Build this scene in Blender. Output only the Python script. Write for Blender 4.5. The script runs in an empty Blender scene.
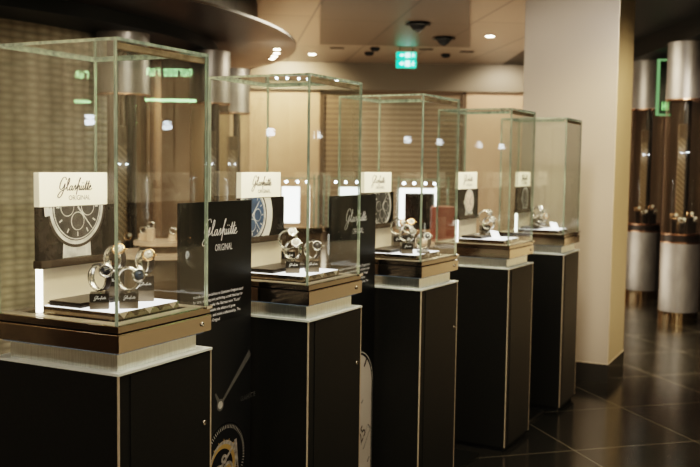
import bpy, bmesh, math, random
from mathutils import Vector, Matrix
random.seed(7)
PI = math.pi
C = bpy.context.scene.collection
scene = bpy.context.scene

# ------------------------------------------------------------------ materials
def newmat(name):
    m = bpy.data.materials.new(name); m.use_nodes = True
    nt = m.node_tree; nt.nodes.clear()
    return m, nt, nt.nodes.new('ShaderNodeOutputMaterial')
def pbr(name, col, rough=.5, metal=0., emit=None, es=0., noise=0., nscale=8., stretch=(1, 1, 1), bump=0., spec=.5, aniso=0.):
    m, nt, out = newmat(name); N = nt.nodes; L = nt.links
    b = N.new('ShaderNodeBsdfPrincipled')
    b.inputs['Base Color'].default_value = (*col, 1); b.inputs['Roughness'].default_value = rough
    b.inputs['Metallic'].default_value = metal; b.inputs['Specular IOR Level'].default_value = spec
    b.inputs['Anisotropic'].default_value = aniso
    if emit: b.inputs['Emission Color'].default_value = (*emit, 1); b.inputs['Emission Strength'].default_value = es
    if noise or bump:
        tc = N.new('ShaderNodeTexCoord'); mp = N.new('ShaderNodeMapping'); mp.inputs['Scale'].default_value = stretch
        nz = N.new('ShaderNodeTexNoise'); nz.inputs['Scale'].default_value = nscale; nz.inputs['Detail'].default_value = 3
        L.new(tc.outputs['Object'], mp.inputs[0]); L.new(mp.outputs[0], nz.inputs['Vector'])
        if noise:
            r = N.new('ShaderNodeValToRGB')
            r.color_ramp.elements[0].position = .3; r.color_ramp.elements[1].position = .7
            r.color_ramp.elements[0].color = (*[c * (1 - noise) for c in col], 1)
            r.color_ramp.elements[1].color = (*[min(1, c * (1 + noise)) for c in col], 1)
            L.new(nz.outputs['Fac'], r.inputs[0]); L.new(r.outputs[0], b.inputs['Base Color'])
        if bump:
            bp = N.new('ShaderNodeBump'); bp.inputs['Strength'].default_value = bump; bp.inputs['Distance'].default_value = .002
            L.new(nz.outputs['Fac'], bp.inputs['Height']); L.new(bp.outputs[0], b.inputs['Normal'])
    L.new(b.outputs[0], out.inputs[0]); return m
def emis(name, col, s):
    m, nt, out = newmat(name); e = nt.nodes.new('ShaderNodeEmission')
    e.inputs[0].default_value = (*col, 1); e.inputs[1].default_value = s
    nt.links.new(e.outputs[0], out.inputs[0]); return m
def glassmat(name, tint=(.965, .985, .965), gain=1.7):
    m, nt, out = newmat(name); N = nt.nodes; L = nt.links
    g = N.new('ShaderNodeNewGeometry'); mr = N.new('ShaderNodeMapRange')
    mr.inputs['To Min'].default_value = 1.5; mr.inputs['To Max'].default_value = 1 / 1.5
    L.new(g.outputs['Backfacing'], mr.inputs['Value'])
    f = N.new('ShaderNodeFresnel'); L.new(mr.outputs[0], f.inputs['IOR'])
    mu = N.new('ShaderNodeMath'); mu.operation = 'MULTIPLY'; mu.use_clamp = True; mu.inputs[1].default_value = gain
    L.new(f.outputs[0], mu.inputs[0])
    t = N.new('ShaderNodeBsdfTransparent'); t.inputs[0].default_value = (*tint, 1)
    gl = N.new('ShaderNodeBsdfGlossy'); gl.inputs['Roughness'].default_value = .0
    mx = N.new('ShaderNodeMixShader'); L.new(mu.outputs[0], mx.inputs[0]); L.new(t.outputs[0], mx.inputs[1]); L.new(gl.outputs[0], mx.inputs[2])
    L.new(mx.outputs[0], out.inputs[0]); return m

M = {}
M['black'] = pbr('black_laminate', (.0125, .012, .0085), .5, noise=.25, nscale=160, bump=.05, spec=.35)
M['edge'] = pbr('edge_aluminium', (.7, .6, .46), .45, .35)
M['topplate'] = pbr('light_metal', (.88, .92, .88), .4, .2)
M['underlight'] = emis('cool_under_light', (.85, .95, .95), .06)
M['steel'] = pbr('brushed_steel', (.78, .82, .8), .33, 1., noise=.12, nscale=30, stretch=(12, 12, .4), aniso=.4)
M['bronze'] = pbr('polished_bronze', (.44, .38, .3), .12, 1.)
M['bronze_dark'] = pbr('dark_polished_bronze', (.32, .275, .215), .12, 1.)
M['lid_reflection'] = pbr('tan_lid_reflection', (.5, .38, .27), .35, .3, noise=.5, nscale=14)
M['chrome'] = pbr('chrome', (.8, .78, .74), .12, 1.)
M['gold'] = pbr('rose_gold', (.85, .55, .32), .2, 1.)
M['groove'] = pbr('groove_bar', (.85, .78, .66), .3, .8)
M['slot'] = pbr('shadow_gap', (.004, .004, .004), .8)
M['glass'] = glassmat('clear_pane')
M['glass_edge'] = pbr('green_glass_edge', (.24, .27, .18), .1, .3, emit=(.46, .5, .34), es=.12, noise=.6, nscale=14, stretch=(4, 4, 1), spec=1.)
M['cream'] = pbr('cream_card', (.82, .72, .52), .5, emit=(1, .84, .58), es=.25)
M['reflector_cream'] = pbr('cream_reflector_glow', (.8, .66, .45), .5, emit=(1, .84, .56), es=.09)  # cream with added glow, for the unseen low reflector at right
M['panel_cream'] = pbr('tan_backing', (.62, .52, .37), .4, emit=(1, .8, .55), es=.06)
M['ledge'] = pbr('brown_ledge', (.06, .045, .032), .25)
M['ink'] = pbr('dark_ink', (.03, .022, .015), .5)
M['picture'] = pbr('picture_black', (.02, .017, .014), .2, noise=.5, nscale=30)
M['pic_silver'] = pbr('picture_silver', (.55, .53, .48), .35, noise=.3, nscale=30)
M['pic_dark'] = pbr('picture_dark_dial', (.045, .042, .037), .3, noise=.5, nscale=45)
M['pic_blue'] = pbr('picture_blue_dial', (.03, .06, .11), .3, noise=.4, nscale=25)
M['pic_pink'] = pbr('picture_champagne_dial', (.6, .47, .36), .4, emit=(1, .8, .6), es=.1)
M['pic_white'] = pbr('picture_light', (.6, .56, .48), .4)
M['strip'] = emis('light_strip', (1, .93, .76), 3.0)
M['lighttop'] = emis('light_panel', (1, .93, .82), 1.3)
M['pad'] = pbr('dark_pad', (.035, .027, .02), .35)
M['block'] = pbr('black_block', (.035, .03, .024), .22)
M['block_lower'] = pbr('taupe_block_base', (.2, .165, .125), .25, .4)
M['strap'] = pbr('cuff_silver', (.78, .74, .66), .2, .9)
M['strap_dark'] = pbr('dark_leather', (.035, .025, .02), .5)
M['dial_dark'] = pbr('dark_dial', (.03, .03, .035), .25)
M['dial_white'] = pbr('white_dial', (.6, .56, .48), .3)
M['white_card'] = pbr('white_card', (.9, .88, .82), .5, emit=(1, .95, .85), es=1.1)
M['banner'] = pbr('banner_black', (.007, .0068, .0055), .38)
M['banner_graphic'] = pbr('banner_dim_grey', (.022, .022, .02), .4)
M['banner_text'] = pbr('banner_lettering', (.62, .6, .55), .5, emit=(1, .95, .85), es=.06)
M['banner_small'] = pbr('banner_small_lettering', (.75, .72, .66), .5, emit=(1, .95, .85), es=.1)
M['banner_faint'] = pbr('banner_faint_figures', (.03, .03, .027), .5)
M['banner_hand'] = pbr('banner_hand_grey', (.16, .16, .15), .4)
M['banner_white'] = pbr('banner_white_dial', (.66, .6, .52), .5)
M['banner_gold'] = pbr('banner_gold', (.55, .38, .13), .4)
M['banner_silver'] = pbr('banner_silver', (.45, .42, .38), .4, noise=.5, nscale=60)
M['lock'] = pbr('lock_steel', (.7, .66, .58), .2, 1.)
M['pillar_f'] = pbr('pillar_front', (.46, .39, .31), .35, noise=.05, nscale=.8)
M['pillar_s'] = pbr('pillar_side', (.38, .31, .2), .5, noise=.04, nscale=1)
M['skirt'] = pbr('stone_skirting', (.06, .055, .045), .12, .2)
M['col_metal'] = pbr('column_aluminium', (.36, .345, .33), .4, .7, noise=.15, nscale=10, stretch=(1, 1, .4))
M['col_base'] = pbr('column_polished_base', (.5, .4, .27), .1, 1.)
M['col_dark'] = pbr('column_dark', (.02, .015, .012), .3)
M['col_pink'] = pbr('column_copper_ring', (.6, .38, .27), .25, 1.)
M['dark'] = pbr('dark_soffit', (.011, .012, .008), .5)
M['canopy'] = pbr('bronze_soffit', (.055, .037, .022), .35, .2, noise=.2, nscale=1.5)
M['wall_tan'] = pbr('tan_wall', (.52, .37, .26), .6, noise=.06, nscale=1.2)
M['wall_grey'] = pbr('beige_grey_wall', (.3, .255, .19), .55, noise=.05, nscale=1.2)
M['band'] = pbr('grey_brown_band', (.19, .16, .12), .5)
M['spot'] = emis('spot_glow', (1, .88, .62), 26)
M['spot_dim'] = emis('spot_glow_dim', (1, .8, .5), 9)
M['blue_spot'] = emis('cool_spot_glow', (.85, .92, 1), 22)
M['green'] = emis('exit_green', (.04, .75, .42), 1.0)
M['exit_white'] = emis('exit_white', (.6, 1, .85), 1.6)
M['sign_green'] = emis('sign_green_light', (.5, 1, .4), 11)
M['sign_dim'] = emis('sign_green_edge', (.35, .8, .25), .8)
M['sign_faint'] = emis('sign_faint_edge', (.4, .75, .3), .28)
M['sign_glass'] = pbr('sign_dark_glass', (.03, .04, .03), .1)
M['lamp_white'] = emis('lamp_white', (.93, .97, 1), 13)
M['lamp_soft'] = emis('lamp_soft', (.9, .95, 1), 5)
M['shade_box'] = emis('white_lit_board', (1, .95, .85), 2.4)
M['woodtop'] = pbr('pale_table_top', (.62, .46, .34), .3)
M['brown'] = pbr('brown_panel', (.11, .075, .045), .3)
M['red'] = pbr('dusty_red', (.42, .14, .09), .5)

# floor: big dark polished tiles with thin light joints
def floor_mat():
    m, nt, out = newmat('polished_dark_tiles'); N = nt.nodes; L = nt.links
    b = N.new('ShaderNodeBsdfPrincipled'); tc = N.new('ShaderNodeTexCoord'); mp = N.new('ShaderNodeMapping')
    mp.inputs['Location'].default_value = (7.9, 7.9, 0)
    br = N.new('ShaderNodeTexBrick'); br.offset = 0; br.inputs['Scale'].default_value = 1
    br.inputs['Brick Width'].default_value = .79; br.inputs['Row Height'].default_value = .79
    br.inputs['Mortar Size'].default_value = .0035; br.inputs['Mortar Smooth'].default_value = .3
    br.inputs['Color1'].default_value = (.026, .024, .018, 1); br.inputs['Color2'].default_value = (.032, .029, .022, 1)
    br.inputs['Mortar'].default_value = (.3, .27, .2, 1)
    L.new(tc.outputs['Object'], mp.inputs[0]); L.new(mp.outputs[0], br.inputs['Vector']); L.new(br.outputs['Color'], b.inputs['Base Color'])
    nz = N.new('ShaderNodeTexNoise'); nz.inputs['Scale'].default_value = 3; L.new(tc.outputs['Object'], nz.inputs['Vector'])
    mr = N.new('ShaderNodeMapRange'); mr.inputs['To Min'].default_value = .12; mr.inputs['To Max'].default_value = .24
    L.new(nz.outputs['Fac'], mr.inputs['Value']); L.new(mr.outputs[0], b.inputs['Roughness'])
    b.inputs['IOR'].default_value = 1.7
    L.new(b.outputs[0], out.inputs[0]); return m
def hexwall_mat():
    m, nt, out = newmat('scale_relief_wall'); N = nt.nodes; L = nt.links
    b = N.new('ShaderNodeBsdfPrincipled'); b.inputs['Roughness'].default_value = .42
    uv = N.new('ShaderNodeTexCoord'); mp = N.new('ShaderNodeMapping'); mp.inputs['Scale'].default_value = (9, 20, 1); mp.inputs['Rotation'].default_value = (0, 0, .0)
    v = N.new('ShaderNodeTexVoronoi'); v.inputs['Scale'].default_value = 1; v.inputs['Randomness'].default_value = .25
    r = N.new('ShaderNodeValToRGB'); r.color_ramp.elements[0].color = (.44, .39, .29, 1); r.color_ramp.elements[1].color = (.2, .175, .125, 1); r.color_ramp.elements[1].position = .75
    L.new(uv.outputs['UV'], mp.inputs[0]); L.new(mp.outputs[0], v.inputs['Vector']); L.new(v.outputs['Distance'], r.inputs[0]); L.new(r.outputs[0], b.inputs['Base Color'])
    bp = N.new('ShaderNodeBump'); bp.inputs['Strength'].default_value = .5; bp.inputs['Distance'].default_value = .02; bp.invert = True
    L.new(v.outputs['Distance'], bp.inputs['Height']); L.new(bp.outputs[0], b.inputs['Normal'])
    L.new(b.outputs[0], out.inputs[0]); return m
def stripes_mat(name, cols, scale, rough=.3, metal=.2, axis='X', distort=0.):
    m, nt, out = newmat(name); N = nt.nodes; L = nt.links
    b = N.new('ShaderNodeBsdfPrincipled'); b.inputs['Roughness'].default_value = rough; b.inputs['Metallic'].default_value = metal
    tc = N.new('ShaderNodeTexCoord'); mp = N.new('ShaderNodeMapping')
    mp.inputs['Scale'].default_value = (scale, .02, 1) if axis == 'X' else (.02, scale, 1)
    nz = N.new('ShaderNodeTexNoise'); nz.inputs['Scale'].default_value = 1; nz.inputs['Detail'].default_value = 2
    r = N.new('ShaderNodeValToRGB'); e = r.color_ramp.elements
    while len(e) < len(cols): e.new(.5)
    for k, c in enumerate(cols): e[k].position = .3 + .4 * k / (len(cols) - 1); e[k].color = (*c, 1)
    L.new(tc.outputs['UV'], mp.inputs[0]); L.new(mp.outputs[0], nz.inputs['Vector']); L.new(nz.outputs['Fac'], r.inputs[0]); L.new(r.outputs[0], b.inputs['Base Color'])
    L.new(b.outputs[0], out.inputs[0]); return m
def room_mat():
    m, nt, out = newmat('striped_room_panels'); N = nt.nodes; L = nt.links
    b = N.new('ShaderNodeBsdfPrincipled'); b.inputs['Roughness'].default_value = .5
    tc = N.new('ShaderNodeTexCoord'); mp = N.new('ShaderNodeMapping'); mp.inputs['Scale'].default_value = (.9, .9, .12)
    nz = N.new('ShaderNodeTexNoise'); nz.inputs['Scale'].default_value = 1.3; nz.inputs['Detail'].default_value = 3
    r = N.new('ShaderNodeValToRGB'); e = r.color_ramp.elements; e[0].position = .42; e[0].color = (.012, .01, .008, 1); e[1].position = .6; e[1].color = (.75, .66, .52, 1)
    L.new(tc.outputs['Object'], mp.inputs[0]); L.new(mp.outputs[0], nz.inputs['Vector']); L.new(nz.outputs['Fac'], r.inputs[0]); L.new(r.outputs[0], b.inputs['Base Color'])
    L.new(b.outputs[0], out.inputs[0]); return m
def wave_mat(name, c1, c2, scale, direction='Z', rough=.4, metal=0.):
    m, nt, out = newmat(name); N = nt.nodes; L = nt.links
    b = N.new('ShaderNodeBsdfPrincipled'); b.inputs['Roughness'].default_value = rough; b.inputs['Metallic'].default_value = metal
    tc = N.new('ShaderNodeTexCoord'); w = N.new('ShaderNodeTexWave'); w.bands_direction = direction; w.inputs['Scale'].default_value = scale
    r = N.new('ShaderNodeValToRGB'); r.color_ramp.elements[0].color = (*c1, 1); r.color_ramp.elements[1].color = (*c2, 1)
    L.new(tc.outputs['Object'], w.inputs['Vector']); L.new(w.outputs['Fac'], r.inputs[0]); L.new(r.outputs[0], b.inputs['Base Color'])
    L.new(b.outputs[0], out.inputs[0]); return m
def ceiling_mat(name, col, line, rough):
    m, nt, out = newmat(name); N = nt.nodes; L = nt.links
    b = N.new('ShaderNodeBsdfPrincipled'); b.inputs['Roughness'].default_value = rough; b.inputs['Specular IOR Level'].default_value = .6
    tc = N.new('ShaderNodeTexCoord'); mp = N.new('ShaderNodeMapping'); mp.inputs['Rotation'].default_value = (0, 0, -math.radians(7.5))
    br = N.new('ShaderNodeTexBrick'); br.offset = 0; br.inputs['Scale'].default_value = 1
    br.inputs['Brick Width'].default_value = .85; br.inputs['Row Height'].default_value = 2.4; br.inputs['Mortar Size'].default_value = .012
    br.inputs['Color1'].default_value = (*col, 1); br.inputs['Color2'].default_value = (*[c * .88 for c in col], 1); br.inputs['Mortar'].default_value = (*line, 1)
    L.new(tc.outputs['Object'], mp.inputs[0]); L.new(mp.outputs[0], br.inputs['Vector']); L.new(br.outputs['Color'], b.inputs['Base Color'])
    L.new(b.outputs[0], out.inputs[0]); return m
M['floor'] = floor_mat(); M['hex'] = hexwall_mat()
M['slats'] = stripes_mat('brown_vertical_slats', [(.03, .02, .013), (.16, .10, .065), (.08, .05, .033), (.4, .29, .2)], 9, .22, .5)
M['slats_dark'] = stripes_mat('dark_brown_slats', [(.006, .005, .004), (.035, .022, .014), (.01, .008, .006), (.12, .08, .055)], 9, .3, .3)
M['upper_slats'] = stripes_mat('dark_vertical_slats', [(.015, .014, .009), (.07, .062, .04), (.02, .018, .012)], 7, .4, .2)
M['shutter'] = wave_mat('louvre_shutter', (.17, .115, .07), (.3, .215, .14), 4.0, 'Z', .4)
M['ceil'] = ceiling_mat('tan_ceiling_panels', (.27, .205, .145), (.06, .045, .03), .32)
M['ceil_dark'] = ceiling_mat('brown_ceiling_patch', (.095, .07, .048), (.03, .022, .015), .42)
M['room'] = room_mat()
M['weave'] = wave_mat('tan_woven_panel', (.12, .08, .045), (.28, .2, .12), 12, 'DIAGONAL', .4)

# ------------------------------------------------------------------ mesh helper
class MB:
    def __init__(s): s.v = []; s.f = []; s.mi = []; s.mats = []; s.sm = []; s.uv = None
    def mat(s, m):
        if m not in s.mats: s.mats.append(m)
        return s.mats.index(m)
    def add(s, vs, fs, m, smooth=False, T=None):
        b = len(s.v); i = s.mat(m)
        for p in vs:
            p = Vector(p); s.v.append(T @ p if T else p)
        for f in fs: s.f.append([b + k for k in f]); s.mi.append(i); s.sm.append(smooth)
        return s
    def box(s, a, b, m, T=None, top=None, bevel=0.):
        (x0, y0, z0), (x1, y1, z1) = a, b
        vs = [(x0, y0, z0), (x1, y0, z0), (x1, y1, z0), (x0, y1, z0), (x0, y0, z1), (x1, y0, z1), (x1, y1, z1), (x0, y1, z1)]
        if bevel:
            bm = bmesh.new(); bv = [bm.verts.new(v) for v in vs]
            for f in [(0, 3, 2, 1), (4, 5, 6, 7), (0, 1, 5, 4), (1, 2, 6, 5), (2, 3, 7, 6), (3, 0, 4, 7)]: bm.faces.new([bv[k] for k in f])
            bmesh.ops.bevel(bm, geom=bm.edges[:], offset=bevel, segments=2, affect='EDGES')
            bm.verts.index_update(); s.add([v.co.copy() for v in bm.verts], [[v.index for v in f.verts] for f in bm.faces], m, False, T); bm.free(); return s
        s.add(vs, [(0, 3, 2, 1), (0, 1, 5, 4), (1, 2, 6, 5), (2, 3, 7, 6), (3, 0, 4, 7)], m, False, T)
        s.add([vs[4], vs[5], vs[6], vs[7]], [(0, 1, 2, 3)], top or m, False, T); return s
    def lathe(s, prof, m, n=32, T=None, smooth=True, cap=True):
        vs = []; fs = []
        for r, z in prof:
            for k in range(n): a = 2 * PI * k / n; vs.append((r * math.cos(a), r * math.sin(a), z))
        for j in range(len(prof) - 1):
            for k in range(n): k2 = (k + 1) % n; fs.append((j * n + k, j * n + k2, (j + 1) * n + k2, (j + 1) * n + k))
        s.add(vs, fs, m, smooth, T)
        if cap:
            for j, fl in ((0, True), (len(prof) - 1, False)):
                if prof[j][0] > 1e-5:
                    ring = [(prof[j][0] * math.cos(2 * PI * k / n), prof[j][0] * math.sin(2 * PI * k / n), prof[j][1]) for k in range(n)]
                    s.add(ring, [list(range(n))[::-1] if fl else list(range(n))], m, False, T)
        return s
    def torus(s, R, r, m, T=None, a0=0, a1=2 * PI, n=32, k=8, sy=1., sx=1.):
        vs = []; fs = []; closed = abs(a1 - a0 - 2 * PI) < 1e-6; nn = n if closed else n + 1
        for i in range(nn):
            a = a0 + (a1 - a0) * i / n
            for j in range(k):
                b = 2 * PI * j / k; rr = R + r * sx * math.cos(b)
                vs.append((rr * math.cos(a), r * sy * math.sin(b), rr * math.sin(a)))   # ring in XZ, axis Y
        for i in range(n):
            i2 = (i + 1) % nn
            for j in range(k): j2 = (j + 1) % k; fs.append((i * k + j, i2 * k + j, i2 * k + j2, i * k + j2))
        if not closed: fs.append(list(range(k))); fs.append([n * k + j for j in range(k)][::-1])
        s.add(vs, fs, m, True, T); return s
    def tube(s, pts, r, m, k=8):
        pts = [Vector(p) for p in pts]
        for a, b in zip(pts, pts[1:]):
            d = b - a; T = Matrix.Translation(a) @ d.to_track_quat('Z', 'Y').to_matrix().to_4x4()
            s.lathe([(r, 0), (r, d.length)], m, k, T)
        return s
    def poly(s, pts2, y, m, T=None):            # flat polygon in the XZ plane facing -Y
        area = sum(pts2[i][0] * pts2[(i + 1) % len(pts2)][1] - pts2[(i + 1) % len(pts2)][0] * pts2[i][1] for i in range(len(pts2)))
        if area < 0: pts2 = pts2[::-1]
        return s.add([(p[0], y, p[1]) for p in pts2], [list(range(len(pts2)))], m, False, T)
    def build(s, name, parent=None, loc=None):
        me = bpy.data.meshes.new(name); me.from_pydata([tuple(v) for v in s.v], [], s.f)
        for m in s.mats: me.materials.append(m)
        me.polygons.foreach_set('material_index', s.mi); me.polygons.foreach_set('use_smooth', s.sm)
        if s.uv:
            ul = me.uv_layers.new(name='UVMap')
            for lp in me.loops: ul.data[lp.index].uv = s.uv[lp.vertex_index]
        me.update(); o = bpy.data.objects.new(name, me); C.objects.link(o)
        if parent: o.parent = parent
        if loc: o.location = loc
        return o
def thing(name, label, cat, loc=(0, 0, 0), rz=0., group=None):
    o = bpy.data.objects.new(name, None); o.empty_display_size = .1; C.objects.link(o)
    o.location = loc; o.rotation_euler = (0, 0, rz); return tag(o, label, cat, group)
def tag(o, label, cat, group=None):
    o['label'] = label; o['category'] = cat
    if group: o['group'] = group
    return o
def struct(o): o['kind'] = 'structure'; return o
def kids(o): return [c for c in bpy.data.objects if c.parent == o]
def clip(pts, rc):
    x0, x1, z0, z1 = rc
    for ax, lim, sg in ((0, x0, 1), (0, x1, -1), (1, z0, 1), (1, z1, -1)):
        out = []
        for i in range(len(pts)):
            p, q = pts[i - 1], pts[i]; pi = (p[ax] - lim) * sg >= 0; qi = (q[ax] - lim) * sg >= 0
            if pi != qi:
                k = (lim - p[ax]) / (q[ax] - p[ax]); out.append((p[0] + k * (q[0] - p[0]), p[1] + k * (q[1] - p[1])))
            if qi: out.append(q)
        pts = out
        if len(pts) < 3: return None
    return pts
def circ(cx, cz, r, n=64, rx=1.): return [(cx + r * rx * math.cos(2 * PI * k / n), cz + r * math.sin(2 * PI * k / n)) for k in range(n)]
def cpoly(mb, pts, y, m, rc):
    p = clip(pts, rc)
    if p: mb.poly(p, y, m)
def bar2(a, b, w0, w1):
    dx, dz = b[0] - a[0], b[1] - a[1]; l = math.hypot(dx, dz); nx, nz = -dz / l, dx / l
    return [(a[0] + nx * w0 / 2, a[1] + nz * w0 / 2), (a[0] - nx * w0 / 2, a[1] - nz * w0 / 2), (b[0] - nx * w1 / 2, b[1] - nz * w1 / 2), (b[0] + nx * w1 / 2, b[1] + nz * w1 / 2)]

# lettering: the handwritten logo as calligraphic ribbons, the rest as text turned to mesh
def crom(P, n=7):
    out = []; Q = [P[0]] + list(P) + [P[-1]]
    for i in range(1, len(Q) - 2):
        p0, p1, p2, p3 = Q[i - 1], Q[i], Q[i + 1], Q[i + 2]
        for k in range(n):
            t = k / n
            out.append(tuple(.5 * (2 * p1[a] + (p2[a] - p0[a]) * t + (2 * p0[a] - 5 * p1[a] + 4 * p2[a] - p3[a]) * t * t + (3 * p1[a] - p0[a] - 3 * p2[a] + p3[a]) * t ** 3) for a in (0, 1)))
    out.append(P[-1]); return out
STROKES = [
 [(2.0, 2.3), (1.6, 2.9), (.9, 2.7), (.35, 1.7), (.3, .6), (.85, .2), (1.4, .7), (1.75, 1.5), (1.65, .4), (1.2, -1.0), (.5, -1.6), (.1, -1.1), (.8, -.2), (2.1, .3)],
 [(2.1, .3), (2.8, 1.4), (3.0, 2.4), (2.78, 2.7), (2.55, 2.0), (2.55, .5), (2.8, 0), (3.2, .25)],
 [(4.1, .9), (3.7, 1.0), (3.35, .5), (3.5, 0), (3.9, .2), (4.15, 1.0), (4.1, .3), (4.3, 0), (4.6, .3)],
 [(4.6, .3), (5.0, 1.15), (5.2, .6), (5.15, .1), (4.8, 0)], [(5.15, .1), (5.5, .35)],
 [(5.5, .35), (6.2, 2.2), (6.35, 2.75), (6.1, 2.5), (5.9, 1.0), (5.7, -1.0)], [(5.82, .3), (6.2, 1.0), (6.45, .8), (6.4, .2), (6.6, 0), (6.95, .4)],
 [(7.0, 1.0), (6.95, .3), (7.15, 0), (7.5, .4), (7.68, 1.0), (7.6, .3), (7.8, 0), (8.15, .4)],
 [(7.08, 1.55), (7.14, 1.65)], [(7.55, 1.55), (7.61, 1.65)],
 [(8.15, .4), (8.55, 2.1), (8.4, .9), (8.35, .2), (8.55, 0), (8.85, .4)], [(8.85, .4), (9.25, 2.1), (9.1, .9), (9.05, .2), (9.25, 0), (9.5, .3)],
 [(8.0, 1.3), (9.75, 1.5)], [(9.5, .4), (9.9, .65), (10.0, .95), (9.8, 1.05), (9.55, .6), (9.6, .15), (9.95, 0), (10.5, .4)]]
def logo_mb(width, m, x=0, z=0, weight=.17, fine=7, mb=None):
    u = width / 10.9; mb = mb or MB()
    for st in STROKES:
        p = [(a[0] + .22 * a[1], a[1]) for a in crom(st, fine)]
        L = []; R = []
        for i in range(len(p)):
            a = p[max(0, i - 1)]; b = p[min(len(p) - 1, i + 1)]; dx, dz = b[0] - a[0], b[1] - a[1]; l = math.hypot(dx, dz) or 1
            w = weight * (.4 + .8 * abs(dz / l)) / 2 * (1.5 if len(st) == 2 and st[0][1] > 1.5 else 1)
            L.append((x + u * (p[i][0] - dz / l * w), 0, z + u * (p[i][1] + dx / l * w))); R.append((x + u * (p[i][0] + dz / l * w), 0, z + u * (p[i][1] - dx / l * w)))
        n = len(p); mb.add(L + R, [(i, n + i, n + i + 1, i + 1) for i in range(n - 1)], m)
    return mb
_txt = {}
def text_me(body, size, m, sx=1., align='LEFT'):
    key = (body, size, m.name, sx, align)
    if key in _txt: return _txt[key]
    cu = bpy.data.curves.new('lettering', 'FONT'); cu.body = body; cu.size = size; cu.align_x = align; cu.resolution_u = 2
    o = bpy.data.objects.new('lettering', cu); C.objects.link(o); bpy.context.view_layer.update()
    me = bpy.data.meshes.new_from_object(o.evaluated_get(bpy.context.evaluated_depsgraph_get()))
    bpy.data.objects.remove(o); me.transform(Matrix.Rotation(PI / 2, 4, 'X') @ Matrix.Diagonal((sx, 1, 1, 1)))
    me.materials.clear(); me.materials.append(m); _txt[key] = me; return me
def text(name, body, size, m, parent, loc, sx=1., align='LEFT', tilt=0.):
    o = bpy.data.objects.new(name, text_me(body, size, m, sx, align)); C.objects.link(o); o.parent = parent; o.location = loc; o.rotation_euler = (0, tilt, 0); return o

# ------------------------------------------------------------------ the row of showcases
CASES = [(-.6063, 2.4326, .4627), (-.1442, 3.3221, .4776), (.3266, 4.1965, .5101), (.8812, 5.1309, .5053), (1.3884, 6.0299, .4683)]
W, D_ = .4242, .4563     # side facing right, side facing the viewer
def wp(i, t, s, z=0.):
    X, Y, r = CASES[i]; return (X + math.sin(r) * t - math.cos(r) * s, Y + math.cos(r) * t + math.sin(r) * s, z)
def rz(i): return PI / 2 - CASES[i][2]
ORD = ['nearest', 'second', 'third', 'fourth', 'farthest']
ZP, ZB0, ZB1, ZF1, ZG, ZL = 1.039, 1.093, 1.143, 1.165, 1.165, 1.922

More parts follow.
